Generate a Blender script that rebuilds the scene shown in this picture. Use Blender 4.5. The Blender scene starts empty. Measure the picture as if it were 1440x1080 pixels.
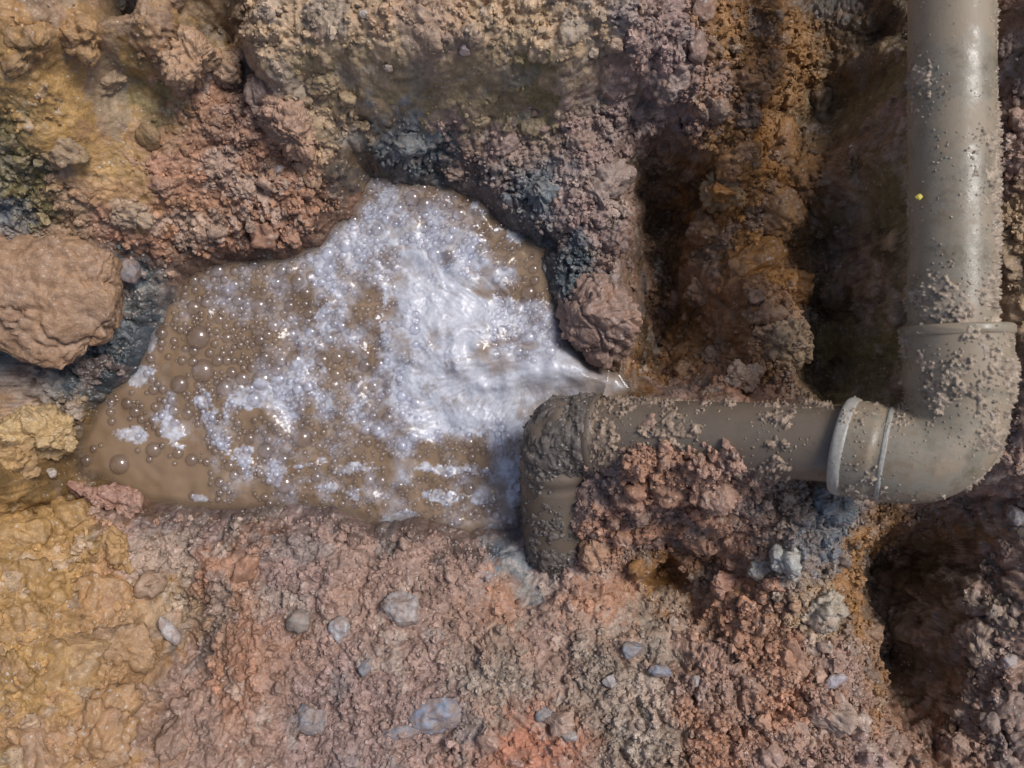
import bpy, math, random
import numpy as np
from mathutils import Vector
from concurrent.futures import ThreadPoolExecutor

# ------------------------------------------------------------------ camera, sky, sun, exposure
scene = bpy.context.scene
col = scene.collection
CAM_H = 1.2
cam_data = bpy.data.cameras.new('camera')
cam_data.sensor_width = 36.0
cam_data.lens = 30.0                      # frame is 1.44 x 1.08 m at water level
cam_data.clip_start = 0.02
cam_data.clip_end = 200.0
cam = bpy.data.objects.new('camera', cam_data)
cam.location = (0, 0, CAM_H)
cam.rotation_euler = (0, 0, 0)            # straight down into the hole
col.objects.link(cam)
scene.camera = cam
cam_data.dof.use_dof = True
cam_data.dof.focus_distance = 1.14
cam_data.dof.aperture_fstop = 6.0

SUN = Vector((0.58, 0.40, 1.0)).normalized()
world = bpy.data.worlds.new("World")
scene.world = world
world.use_nodes = True
wn = world.node_tree
for n in list(wn.nodes):
    wn.nodes.remove(n)
wo = wn.nodes.new('ShaderNodeOutputWorld')
bg = wn.nodes.new('ShaderNodeBackground')
sky = wn.nodes.new('ShaderNodeTexSky')
sky.sky_type = 'NISHITA'
sky.sun_disc = False
sky.sun_elevation = math.asin(SUN.z)
sky.sun_rotation = math.atan2(SUN.x, SUN.y)
sky.dust_density = 3.0
bg.inputs['Strength'].default_value = 0.07
wn.links.new(sky.outputs[0], bg.inputs['Color'])
wn.links.new(bg.outputs[0], wo.inputs['Surface'])

sun_data = bpy.data.lights.new('sun', 'SUN')
sun_data.energy = 1.5
sun_data.angle = math.radians(20)
sun_data.color = (1.0, 0.98, 0.95)
sun = bpy.data.objects.new('sun', sun_data)
sun.rotation_euler = SUN.to_track_quat('Z', 'Y').to_euler()
sun.location = SUN * 5
col.objects.link(sun)

scene.view_settings.view_transform = 'Standard'
scene.view_settings.look = 'None'
scene.view_settings.gamma = 1.0
scene.view_settings.use_curve_mapping = False
scene.view_settings.exposure = 0.72

rng = np.random.default_rng(7)
random.seed(7)

# ------------------------------------------------------------------ numpy noise
def par(f, P, *a, n=4):
    """run f over chunks of P on threads"""
    N = len(P)
    if N < 20000:
        return f(P, *a)
    idx = np.array_split(np.arange(N), 16)
    with ThreadPoolExecutor(n) as ex:
        res = list(ex.map(lambda i: f(P[i[0]:i[-1] + 1], *a), idx))
    if isinstance(res[0], tuple):
        return tuple(np.concatenate([r[k] for r in res]) for k in range(len(res[0])))
    return np.concatenate(res)

def hash3(ix, iy, iz, seed):
    h = (ix.astype(np.uint32) * np.uint32(374761393) + iy.astype(np.uint32) * np.uint32(668265263)
         + iz.astype(np.uint32) * np.uint32(2246822519) + np.uint32((seed * 3266489917) & 0xffffffff))
    h ^= h >> np.uint32(15)
    h *= np.uint32(2246822519)
    h ^= h >> np.uint32(13)
    h *= np.uint32(3266489917)
    h ^= h >> np.uint32(16)
    return h

def _vnoise(P, seed):
    I = np.floor(P).astype(np.int32)
    F = (P - I).astype(np.float32)
    W = F * F * (3 - 2 * F)
    out = np.zeros(len(P), np.float32)
    for dx in (0, 1):
        wx = W[:, 0] if dx else 1 - W[:, 0]
        for dy in (0, 1):
            wy = W[:, 1] if dy else 1 - W[:, 1]
            for dz in (0, 1):
                wz = W[:, 2] if dz else 1 - W[:, 2]
                h = hash3(I[:, 0] + dx, I[:, 1] + dy, I[:, 2] + dz, seed)
                out += wx * wy * wz * ((h & np.uint32(0xffff)).astype(np.float32) / 32767.5 - 1)
    return out

def _fbm(P, seed, octs, gain):
    out = np.zeros(len(P), np.float32)
    a, s = 1.0, 1.0
    for o in range(octs):
        out += a * _vnoise(P * np.float32(s) + np.float32(o * 17.3), seed + o)
        a *= gain
        s *= 2.03
    return out

def fbm(P, scale, seed=0, octs=4, gain=0.5):
    return par(_fbm, (P / scale).astype(np.float32), seed, octs, gain)

def _worley(P, seed):
    I = np.floor(P).astype(np.int32)
    F = (P - I).astype(np.float32)
    f1 = np.full(len(P), 9, np.float32)
    f2 = np.full(len(P), 9, np.float32)
    cid = np.zeros(len(P), np.float32)
    for dx in (-1, 0, 1):
        for dy in (-1, 0, 1):
            for dz in (-1, 0, 1):
                h = hash3(I[:, 0] + dx, I[:, 1] + dy, I[:, 2] + dz, seed)
                ox = (h & np.uint32(1023)).astype(np.float32) / 1023 + dx - F[:, 0]
                oy = ((h >> np.uint32(10)) & np.uint32(1023)).astype(np.float32) / 1023 + dy - F[:, 1]
                oz = ((h >> np.uint32(20)) & np.uint32(1023)).astype(np.float32) / 1023 + dz - F[:, 2]
                d = ox * ox + oy * oy + oz * oz
                c = d < f1
                f2 = np.where(c, f1, np.minimum(f2, d))
                cid = np.where(c, (h >> np.uint32(8) & np.uint32(0xffff)).astype(np.float32) / 65535, cid)
                f1 = np.where(c, d, f1)
    return np.sqrt(f1), np.sqrt(f2), cid

def worley(P, scale, seed=0):
    return par(_worley, (P / scale).astype(np.float32), seed)

def sstep(a, b, x):
    t = np.clip((x - a) / (b - a), 0, 1)
    return t * t * (3 - 2 * t)

def soil_relief(P, crumb, seed=0):
    """crumbly-earth height in metres at 3-D points, and a per-crumb random number"""
    w = np.stack([fbm(P, .020, seed + 50 + k, 3) for k in range(3)], 1)
    Q = P + w * 0.0040
    a1, a2, _ = worley(Q, .052, seed + 1)
    b1, b2, cb = worley(Q, .021, seed + 2)
    c1, c2, cc = worley(Q, .0095, seed + 3)
    d1, d2, cd = worley(Q, .0048, seed + 4)
    g = fbm(P, .09, seed + 9, 5, .55)
    loose = np.clip(.55 + .55 * fbm(P, .07, seed + 20, 3), .12, 1.25) * crumb
    def hemi(f1, cid, lo):          # rounded crumbs of unequal height with tight gaps between them
        rad = lo + (1 - lo) * cid
        return np.sqrt(np.maximum(0, rad * rad - f1 * f1 * .9)) * (.55 + .6 * cid)
    jag = fbm(P, .0062, seed + 33, 3, .6)
    h = (g * .0075 + crumb * (.0060 * (.8 - a1) - .0045 * (1 - sstep(.0, .14, a2 - a1)) * (.4 + loose))
         + crumb * (.35 + .65 * np.minimum(loose, 1.1)) * .0085 * (hemi(b1, cb, .45) - .35)
         + (.25 * crumb + .75 * loose) * .0056 * (hemi(c1, cc, .4) - .35)
         + (.35 + .65 * loose) * .0027 * (hemi(d1, cd, .4) - .3)
         + (.25 + loose) * .0020 * jag)
    return h, cb, cc

# ------------------------------------------------------------------ mesh helpers
def mesh_np(name, V, F, smooth=True, color=None, attrs=None):
    me = bpy.data.meshes.new(name)
    V = np.ascontiguousarray(V, np.float32)
    F = np.ascontiguousarray(F, np.int32)
    n, k = F.shape
    me.vertices.add(len(V))
    me.vertices.foreach_set('co', V.ravel())
    me.loops.add(n * k)
    me.loops.foreach_set('vertex_index', F.ravel())
    me.polygons.add(n)
    me.polygons.foreach_set('loop_start', np.arange(0, n * k, k, dtype=np.int32))
    me.polygons.foreach_set('loop_total', np.full(n, k, np.int32))
    me.polygons.foreach_set('use_smooth', np.full(n, smooth, bool))
    me.update(calc_edges=True)
    if color is not None:
        a = me.attributes.new('soil', 'FLOAT_COLOR', 'POINT')
        c = np.ones((len(V), 4), np.float32)
        c[:, :3] = color
        a.data.foreach_set('color', c.ravel())
    for k_, v in (attrs or {}).items():
        a = me.attributes.new(k_, 'FLOAT', 'POINT')
        a.data.foreach_set('value', np.ascontiguousarray(v, np.float32))
    return me

def link(name, me, mat=None, parent=None, loc=None):
    o = bpy.data.objects.new(name, me)
    col.objects.link(o)
    if mat is not None and me is not None and not me.materials:
        me.materials.append(mat)
    if parent is not None:
        o.parent = parent
    if loc is not None:
        o.location = loc
    return o

def tag(o, label=None, cat=None, group=None, kind=None):
    if label: o['label'] = label
    if cat: o['category'] = cat
    if group: o['group'] = group
    if kind: o['kind'] = kind
    return o

def W(u, v, z=0.0):
    """photo measurement (px) at a known height -> place in the hole (m)"""
    s = (CAM_H - z) / CAM_H / 1000
    return np.array([(u - 720) * s, (540 - v) * s, z])

def grid_faces(nx, ny):
    i = np.arange(nx - 1)[None, :] + nx * np.arange(ny - 1)[:, None]
    i = i.ravel()
    return np.stack([i, i + 1, i + 1 + nx, i + nx], 1)

def ico(sub):
    t = (1 + 5 ** .5) / 2
    V = [(-1, t, 0), (1, t, 0), (-1, -t, 0), (1, -t, 0), (0, -1, t), (0, 1, t), (0, -1, -t), (0, 1, -t), (t, 0, -1), (t, 0, 1), (-t, 0, -1), (-t, 0, 1)]
    V = [np.array(v) / np.linalg.norm(v) for v in V]
    F = [(0, 11, 5), (0, 5, 1), (0, 1, 7), (0, 7, 10), (0, 10, 11), (1, 5, 9), (5, 11, 4), (11, 10, 2), (10, 7, 6), (7, 1, 8),
         (3, 9, 4), (3, 4, 2), (3, 2, 6), (3, 6, 8), (3, 8, 9), (4, 9, 5), (2, 4, 11), (6, 2, 10), (8, 6, 7), (9, 8, 1)]
    for _ in range(sub):
        m, G = {}, []
        def mid(a, b):
            k = (min(a, b), max(a, b))
            if k not in m:
                p = V[a] + V[b]
                V.append(p / np.linalg.norm(p))
                m[k] = len(V) - 1
            return m[k]
        for a, b, c in F:
            x, y, z = mid(a, b), mid(b, c), mid(c, a)
            G += [(a, x, z), (b, y, x), (c, z, y), (x, y, z)]
        F = G
    return np.array(V, np.float32), np.array(F, np.int32)

# ------------------------------------------------------------------ materials
class N:
    def __init__(s, name):
        s.m = bpy.data.materials.new(name)
        s.m.use_nodes = True
        s.t = s.m.node_tree
        for n in list(s.t.nodes): s.t.nodes.remove(n)
        s.out = s.t.nodes.new('ShaderNodeOutputMaterial')
    def n(s, typ, **kw):
        x = s.t.nodes.new(typ)
        for k, v in kw.items():
            if k in x.inputs: x.inputs[k].default_value = v
            else: setattr(x, k, v)
        return x
    def l(s, a, b): s.t.links.new(a, b)
    def noise(s, vec, scale, detail=3, rough=.6):
        x = s.n('ShaderNodeTexNoise', Scale=scale, Detail=detail, Roughness=rough)
        s.l(vec, x.inputs['Vector'])
        return x.outputs['Fac']
    def ramp(s, fac, pts):
        x = s.n('ShaderNodeValToRGB')
        e = x.color_ramp.elements
        while len(e) < len(pts): e.new(.5)
        for i, (p, c) in enumerate(pts):
            e[i].position = p
            e[i].color = (c, c, c, 1) if isinstance(c, (int, float)) else (*c, 1)
        s.l(fac, x.inputs[0])
        return x.outputs[0]
    def mix(s, typ, fac, a, b):
        x = s.n('ShaderNodeMix', data_type='RGBA', blend_type=typ)
        for sock, v in ((x.inputs['Factor'], fac), (x.inputs[6], a), (x.inputs[7], b)):
            if isinstance(v, bpy.types.NodeSocket): s.l(v, sock)
            elif isinstance(v, tuple): sock.default_value = (*v, 1)
            else: sock.default_value = v
        return x.outputs[2]

def soil_material(name, source):
    k = N(name)
    co = k.n('ShaderNodeTexCoord').outputs['Object']
    if source == 'attr':
        base = k.n('ShaderNodeAttribute', attribute_name='soil').outputs['Color']
    else:
        oi = k.n('ShaderNodeObjectInfo')
        base = oi.outputs['Color']
        add = k.n('ShaderNodeVectorMath', operation='ADD')
        k.l(co, add.inputs[0]); k.l(oi.outputs['Location'], add.inputs[1])
        co = add.outputs[0]
        base = k.mix('MIX', k.ramp(k.noise(co, 22, 4, .65), [(.45, 0.0), (.65, .40)]), base, (.24, .175, .14))
        base = k.mix('MIX', k.ramp(k.noise(co, 31, 4, .65), [(.55, 0.0), (.68, .5)]), base, (.33, .175, .10))
    f = k.ramp(k.noise(co, 110, 5, .8), [(.28, .6), (.5, 1.0), (.72, 1.4)])
    c = k.mix('MULTIPLY', 1.0, base, f)
    wet = k.n('ShaderNodeAttribute', attribute_name='wet').outputs['Fac']
    c = k.mix('MULTIPLY', wet, c, (.40, .41, .43))
    # pale grit
    v = k.n('ShaderNodeTexVoronoi', Scale=150.0); k.l(co, v.inputs['Vector'])
    grit = k.ramp(v.outputs['Distance'], [(.16, 1.0), (.26, 0.0)])
    gate = k.ramp(k.noise(co, 38, 2), [(.50, 0.0), (.62, .8)])
    g = k.n('ShaderNodeMath', operation='MULTIPLY'); k.l(grit, g.inputs[0]); k.l(gate, g.inputs[1])
    c = k.mix('MIX', g.outputs[0], c, (.5, .45, .4))
    # wet glints
    rough = k.ramp(k.noise(co, 320, 3, .7), [(.40, .30), (.56, .72), (.7, .85)])
    rough = k.mix('MIX', wet, rough, (.22, .22, .22))
    h1 = k.noise(co, 170, 3, .65)
    h2 = k.noise(co, 420, 2, .6)
    hs = k.n('ShaderNodeMath', operation='MULTIPLY_ADD'); k.l(h2, hs.inputs[0]); hs.inputs[1].default_value = .35; k.l(h1, hs.inputs[2])
    b = k.n('ShaderNodeBump', Strength=.6, Distance=.0035); k.l(hs.outputs[0], b.inputs['Height'])
    p = k.n('ShaderNodeBsdfPrincipled')
    k.l(c, p.inputs['Base Color']); k.l(rough, p.inputs['Roughness']); k.l(b.outputs[0], p.inputs['Normal'])
    p.inputs['Specular IOR Level'].default_value = .5
    k.l(p.outputs[0], k.out.inputs['Surface'])
    return k.m

M_soil = soil_material('soil', 'attr')
M_clod = soil_material('clod_soil', 'object')

def stone_material():
    k = N('stone')
    co = k.n('ShaderNodeTexCoord').outputs['Object']
    oi = k.n('ShaderNodeObjectInfo')
    f = k.ramp(k.noise(co, 120, 6, .75), [(.25, .5), (.5, 1.0), (.75, 1.3)])
    c = k.mix('MULTIPLY', 1.0, oi.outputs['Color'], f)
    dirt = k.ramp(k.noise(co, 70, 6, .75), [(.35, 0.0), (.56, .92)])
    c = k.mix('MIX', dirt, c, (.27, .195, .16))
    b = k.n('ShaderNodeBump', Strength=.5, Distance=.002); k.l(k.noise(co, 350, 5, .7), b.inputs['Height'])
    p = k.n('ShaderNodeBsdfPrincipled', Roughness=.42)
    k.l(c, p.inputs['Base Color']); k.l(b.outputs[0], p.inputs['Normal'])
    k.l(p.outputs[0], k.out.inputs['Surface'])
    return k.m
M_stone = stone_material()

def pipe_material(name='grey_plastic', muddy=False):
    k = N(name)
    co = k.n('ShaderNodeTexCoord').outputs['Object']
    f = k.noise(co, 26, 5, .65)
    c = k.ramp(f, [(.30, (.13, .108, .068)), (.48, (.24, .215, .165)), (.66, (.20, .145, .09))])
    sm = k.ramp(k.noise(co, 190, 4, .7), [(.46, 0.0), (.70, .8)])
    c = k.mix('MIX', sm, c, (.28, .21, .15))
    if muddy:
        c = k.mix('MIX', k.ramp(k.noise(co, 40, 4, .6), [(.3, .6), (.7, .95)]), c, (.125, .095, .07))
    film = k.ramp(k.noise(co, 14, 9, .72), [(.47, 0.0), (.56, .85)])
    c = k.mix('MIX', film, c, (.15, .112, .082) if muddy else (.29, .225, .155))
    r = k.ramp(k.noise(co, 60, 4, .7), [(.35, .15), (.65, .48)])
    r = k.mix('MIX', film, r, (.62, .62, .62))
    b = k.n('ShaderNodeBump', Strength=.25, Distance=.0012); k.l(k.noise(co, 420, 4, .7), b.inputs['Height'])
    p = k.n('ShaderNodeBsdfPrincipled')
    k.l(c, p.inputs['Base Color']); k.l(r, p.inputs['Roughness']); k.l(b.outputs[0], p.inputs['Normal'])
    k.l(p.outputs[0], k.out.inputs['Surface'])
    return k.m
M_pipe = pipe_material()
M_pipe_muddy = pipe_material('mud_filmed_plastic', True)

def plain(name, c, rough):
    k = N(name)
    co = k.n('ShaderNodeTexCoord').outputs['Object']
    f = k.ramp(k.noise(co, 300, 4, .7), [(.3, .7), (.7, 1.15)])
    cc = k.mix('MULTIPLY', 1.0, c, f)
    p = k.n('ShaderNodeBsdfPrincipled', Roughness=rough)
    k.l(cc, p.inputs['Base Color'])
    k.l(p.outputs[0], k.out.inputs['Surface'])
    return k.m
M_rim = plain('scuffed_pale_plastic', (.36, .34, .30), .5)
M_yellow = plain('yellow_plastic', (.75, .62, .10), .4)

def water_material():
    k = N('muddy_water')
    co = k.n('ShaderNodeTexCoord').outputs['Object']
    foam_glint = k.n('ShaderNodeAttribute', attribute_name='foam_glint').outputs['Fac']
    mud = k.ramp(k.noise(co, 9, 4, .6), [(.3, (.20, .13, .078)), (.7, (.26, .178, .112))])
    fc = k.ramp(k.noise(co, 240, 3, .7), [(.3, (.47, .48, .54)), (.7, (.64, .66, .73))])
    c = k.mix('MIX', foam_glint, mud, fc)  # the foam colour also carries the painted glints
    r = k.ramp(foam_glint, [(0.0, .05), (1.0, .34)])
    b = k.n('ShaderNodeBump', Strength=.16, Distance=.002); k.l(k.noise(co, 130, 3, .6), b.inputs['Height'])
    p = k.n('ShaderNodeBsdfPrincipled', IOR=1.42)
    k.l(k.ramp(k.n('ShaderNodeAttribute', attribute_name='depth').outputs['Fac'], [(0.0, .15), (1.0, 1.0)]), p.inputs['Alpha'])
    k.l(c, p.inputs['Base Color']); k.l(r, p.inputs['Roughness']); k.l(b.outputs[0], p.inputs['Normal'])
    k.l(p.outputs[0], k.out.inputs['Surface'])
    return k.m
M_water = water_material()

def bubble_material():
    k = N('bubble_film')
    lw = k.n('ShaderNodeLayerWeight', Blend=.35)
    f = k.ramp(lw.outputs['Facing'], [(0.0, .07), (.5, .16), (.85, .45), (1.0, .6)])
    tr = k.n('ShaderNodeBsdfTransparent')
    k.l(k.ramp(lw.outputs['Facing'], [(0.0, (.98, .98, 1)), (.5, (.85, .85, .88)), (.8, (.45, .44, .45)), (1.0, (.75, .75, .8))]), tr.inputs[0])
    gl = k.n('ShaderNodeBsdfGlossy', Roughness=.13); gl.inputs[0].default_value = (.95, .96, 1, 1)
    mx = k.n('ShaderNodeMixShader')
    k.l(f, mx.inputs[0]); k.l(tr.outputs[0], mx.inputs[1]); k.l(gl.outputs[0], mx.inputs[2])
    k.l(mx.outputs[0], k.out.inputs['Surface'])
    return k.m
M_bubble = bubble_material()

# ------------------------------------------------------------------ soil colours (dry/damp albedo of the clays, dark as painted shade)
C = dict(
    ochre=(.37, .22, .082), ochre2=(.36, .20, .085), red=(.36, .19, .118), rust=(.35, .15, .09), purple=(.288, .195, .168), ledge=(.46, .32, .20),
    redgrey=(.30, .195, .152), blue=(.095, .115, .125), slate=(.15, .165, .18), tan=(.40, .278, .168), olive=(.215, .17, .075),
    brown=(.25, .125, .043), dark=(.085, .055, .028), orange=(.35, .165, .048), grey=(.285, .22, .17), pale=(.42, .37, .33))  # dark: shade of cleft, pit and crevices put into the colour

# surveyed points: photo x, photo y, height, clay (dark: painted shade), crumbliness
S = """
0 0 .30 ochre2 .6;120 0 .28 ochre .5;220 0 .24 ochre .6;285 10 .15 tan .9;0 100 .26 ochre .7;100 110 .20 ochre .35;180 90 .17 ochre .3
215 60 .11 blue .7;0 190 .19 olive 1;60 180 .21 ochre .6;130 220 .15 ochre .3;160 170 .155 ochre .2;20 250 .17 olive 1.1;60 280 .13 olive 1.1
0 300 .14 slate 1;100 300 .12 tan .9;170 270 .12 ochre .5;180 330 .08 red .7;230 330 .06 red .8;240 230 .11 red .7;205 130 .13 olive .5
260 150 .13 red .8;330 170 .12 redgrey .9;320 240 .09 red .9;400 260 .07 red 1.2;330 330 .04 red 1.1;420 330 .03 red 1.1;480 270 .03 red 1.1
350 130 .10 purple .9;460 140 .13 tan .9;470 220 .08 tan .8;520 200 .06 blue .9
0 400 .09 red .5;100 400 .07 red .5;185 380 .04 blue .7;200 420 .03 blue .6;120 480 .02 blue .7;30 520 .015 blue .8;100 550 .015 blue .6
205 480 .012 slate .5;0 560 .03 dark .8
0 600 0.08 ochre 1;60 595 0.038 tan 1;100 625 0.025 ochre 1;95 670 0.03 ochre .9;60 690 0.055 ochre .9;0 720 0.115 ochre .9;110 730 0.065 ochre .9;
135 690 .05 red 1.1;200 700 .035 red 1.1;215 725 .03 purple .7
0 800 0.18 ochre .8;90 820 0.13 ochre .8;150 830 0.1 ochre2 .8;200 900 0.12 ochre2 .8;0 950 0.22 ochre .8;100 950 0.17 ochre .7;
180 980 0.15 ochre2 .7;262 990 0.11 redgrey .7;0 1080 0.25 ochre .8;150 1080 0.2 ochre2 .7;270 1080 0.15 redgrey .7;
175 790 .08 red .8;225 850 0.065 tan .9;262 910 0.045 grey .8;310 960 .11 red .6
300 745 .03 purple .8;420 745 .028 purple .8;540 765 .03 redgrey .8;650 780 .035 redgrey .8;720 785 .04 slate .4;300 800 .08 red .7
420 830 .08 purple .8;560 860 .08 redgrey .7;700 840 .06 red .6;850 830 .06 red .6;350 920 .11 red .6;480 960 .10 purple .8
600 1000 .10 purple .9;440 1010 .10 purple .8;700 950 .10 grey .9;850 950 .11 grey .9;760 1065 .12 rust .6;900 1060 .13 grey 1
350 1050 .14 redgrey .6;480 1080 .13 purple .8;1000 950 .12 redgrey 1.2;1000 1060 .14 red 1.1;900 900 .09 grey .8;780 900 .085 redgrey .7
800 690 .075 grey .8;838 690 .11 redgrey 1.2;900 690 .155 red 1.5;980 690 .172 red 1.5;860 740 .09 red 1.4;950 745 .08 red 1.3;795 775 .04 purple .8
755 795 .03 slate .5;925 795 -0.03 brown .8;1000 805 .03 brown .9;1050 790 .10 red 1.2;1000 725 .15 red 1.4;1050 690 .18 redgrey 1.3
1100 690 .165 grey 1.2;1125 720 .18 grey 1.1;1190 715 .15 slate .9;1175 770 .15 slate .8;1090 800 .13 grey 1;1040 835 .11 red 1.2
1150 860 .11 tan 1.1;1100 900 .12 red 1.3;1200 850 .06 brown 1.1;1180 950 .12 redgrey 1.2;1120 1000 .13 red 1.3;1240 960 .03 brown 1
1230 1060 .12 purple 1;1100 1070 .14 redgrey 1.2;1060 870 .11 red 1.3
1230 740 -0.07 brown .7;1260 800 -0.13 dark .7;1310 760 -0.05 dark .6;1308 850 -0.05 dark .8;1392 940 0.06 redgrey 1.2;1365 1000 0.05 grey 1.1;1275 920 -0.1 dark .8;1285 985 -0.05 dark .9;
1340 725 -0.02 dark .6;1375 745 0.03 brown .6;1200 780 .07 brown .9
1405 700 0.1 redgrey 1.1;1430 800 0.07 redgrey 1.2;1400 800 0.06 redgrey 1.2;1375 850 0.045 grey 1.2;1350 900 0.03 grey 1.2;1345 960 0.03 redgrey 1.2;
1440 950 0.08 redgrey 1.2;1400 1000 0.06 redgrey 1.2;1325 1040 0.04 red 1;1440 1080 0.1 redgrey 1;1435 600 .25 redgrey 1.1
1435 400 .25 tan 1.2;1425 200 .24 redgrey 1.1;1440 100 .27 redgrey 1.1;1430 0 .28 redgrey 1.1;1410 300 .22 tan 1.2

1265 100 0.08 olive .35;1270 300 0.08 olive .3;1265 500 0.06 olive .3;1200 300 -0.02 olive .25;1205 480 -0.03 olive .25;1190 545 -0.03 olive .4;
1255 20 0.03 dark .4;1235 150 0.03 olive .35;
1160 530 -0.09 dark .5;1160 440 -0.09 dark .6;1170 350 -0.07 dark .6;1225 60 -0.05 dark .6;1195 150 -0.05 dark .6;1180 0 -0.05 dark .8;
1100 50 -0.02 brown .8;1050 40 .05 brown .9;1080 130 .0 brown 1;1100 250 -0.02 orange .9;1020 280 -0.01 orange .9;1050 330 -0.02 orange 1;
1100 400 0.01 orange 1;1005 400 -0.03 orange .9;1040 480 .0 brown 1.1;1110 470 .05 tan 1.2;950 545 .0 redgrey 1;1050 545 .04 red 1.1;895 548 -.005 orange .3
1140 100 -0.05 brown .8;1140 280 -0.02 brown .9;1070 200 -0.02 orange .9;
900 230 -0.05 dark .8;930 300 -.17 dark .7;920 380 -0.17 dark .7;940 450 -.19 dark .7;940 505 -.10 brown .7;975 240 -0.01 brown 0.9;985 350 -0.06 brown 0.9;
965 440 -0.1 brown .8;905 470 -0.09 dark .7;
935 110 .12 purple 1.2;960 45 .16 purple 1.1;995 145 .07 redgrey 1.1;1010 80 .08 brown 1.1;1015 190 .04 brown 1;890 170 .05 purple .9
330 50 0.18 tan .8;400 40 0.2 ledge .8;550 30 0.205 ledge .8;700 30 0.205 ledge .9;850 30 0.2 ledge .9;940 15 0.17 purple 1;300 0 0.15 tan .7;600 0 0.21 ledge .9;
345 100 0.1 purple .7;400 80 0.197 ledge .8;500 85 0.197 ledge .7;600 85 0.197 ledge .6;700 90 0.193 ledge .6;800 85 0.19 ledge .7;880 65 0.165 purple .9;
450 118 0.135 olive .5;550 122 0.125 olive .4;650 132 0.115 olive .4;750 128 0.115 olive .4;850 125 0.105 grey .6;510 160 0.09 tan .7;
560 180 .075 slate .9;640 180 .075 purple .9;720 180 .08 purple .9;800 180 .08 purple .9;860 200 .07 purple 1;600 225 .035 blue .9;700 260 .045 purple .9
760 270 .05 slate .9;840 250 .06 purple 1;780 330 .035 slate 1;840 330 .05 purple 1.1;875 300 .03 purple 1;800 400 .025 blue .9;860 420 .02 redgrey 1
450 85 0.197 ledge .7;550 85 0.197 ledge .6;650 88 0.195 ledge .6;750 88 0.192 olive .6;600 128 .118 olive .4;700 130 .115 olive .4;500 120 .13 olive .4;800 126 .11 grey .5;480 40 .2 ledge .8;620 40 .205 ledge .8;770 40 .2 ledge .8;1100 -120 .0 brown .8;1200 -120 -.03 dark .8;950 -120 .17 purple .8;600 -120 .21 ledge .8;1397 100 .25 redgrey 1.2;1397 300 .25 tan 1.2;1398 430 .24 tan 1.2;1425 520 .25 redgrey 1.2;1397 200 .25 redgrey 1.2;200 -120 .3 ochre .6;-120 300 .2 olive .8;-120 700 .3 ochre .8;1395 735 0.07 grey 1.2;1415 900 0.07 redgrey 1.2;1370 1010 0.05 redgrey 1.2;318 55 .09 dark .7;325 20 .12 dark .7;345 30 .19 tan .8;182 850 .115 ochre2 .9;215 930 .125 ochre2 .9;242 862 .05 grey .8;285 935 .05 redgrey .8;150 770 .09 ochre .9;205 790 .05 redgrey .8;1255 920 -0.13 dark .8;1270 850 -0.13 dark .8;1440 700 0.13 redgrey 1.1;862 630 .162 redgrey 1.5;900 622 .186 red 1.5;960 622 .205 red 1.5;1012 626 .222 redgrey 1.5;830 655 .140 purple 1.2;822 700 .112 purple 1.2;818 745 .085 purple 1.2;880 690 .15 red 1.5;65 548 .014 blue 1;118 562 .012 blue .8;0 530 .02 blue .9;60 470 .018 blue .9;150 520 .014 blue .8;1050 634 .226 redgrey 1.4;1095 642 .232 redgrey 1.3;845 510 .012 brown .6;680 230 .055 redgrey .9
"""
pts, cols, crs = [], [], []
for tok in S.replace('\n', ';').split(';'):
    t = tok.split()
    if len(t) == 5:
        pts.append(W(float(t[0]), float(t[1]), float(t[2])))
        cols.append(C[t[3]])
        crs.append(float(t[4]))
for x, y, z in [(-1, -.8, .45), (-1, 0, .42), (-1, .8, .45), (0, .85, .42), (.6, .85, .42), (1, .8, .42), (1, 0, .42), (1, -.8, .3), (.72, 0, .27), (.72, .3, .33), (.73, -.25, .12), (.73, -.4, .10), (.73, -.55, .11), (.84, -.4, .15), (0, -.85, .28), (.5, -.85, .3), (-.5, -.85, .4), (-.5, .8, .42)]:
    pts.append(np.array([x, y, z])); cols.append(C['redgrey']); crs.append(.9)
crs = [min(c * 1.3, 1.5) if c > .55 else c for c in crs]
pts = np.array(pts); cols = np.array(cols); crs = np.array(crs)

RC = .022
def rbf_fit(X, Y):
    D = np.linalg.norm(X[:, None] - X[None], axis=2)
    D = np.sqrt(D ** 2 + RC ** 2)
    A = np.block([[D - 4e-3 * np.eye(len(X)), np.ones((len(X), 1))], [np.ones((1, len(X))), np.zeros((1, 1))]])
    return np.linalg.solve(A, np.concatenate([Y, [0]]))
RB = rbf_fit(pts[:, :2], pts[:, 2]).astype(np.float32)
PX = pts[:, :2].astype(np.float32)

def _base(P):
    D = np.sqrt(((P[:, None, :2] - PX[None]) ** 2).sum(2) + 1e-6)
    z = np.sqrt(D * D + RC * RC) @ RB[:-1] + RB[-1]
    D = np.sqrt(((P[:, None, :2] + P[:, None, 3:5] - PX[None]) ** 2).sum(2) + 1e-6)
    w = 1.0 / (D ** 3.4 + 3e-7)
    w /= w.sum(1, keepdims=True)
    return np.concatenate([z[:, None], w @ cols.astype(np.float32), (w @ crs.astype(np.float32))[:, None]], 1)

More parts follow.
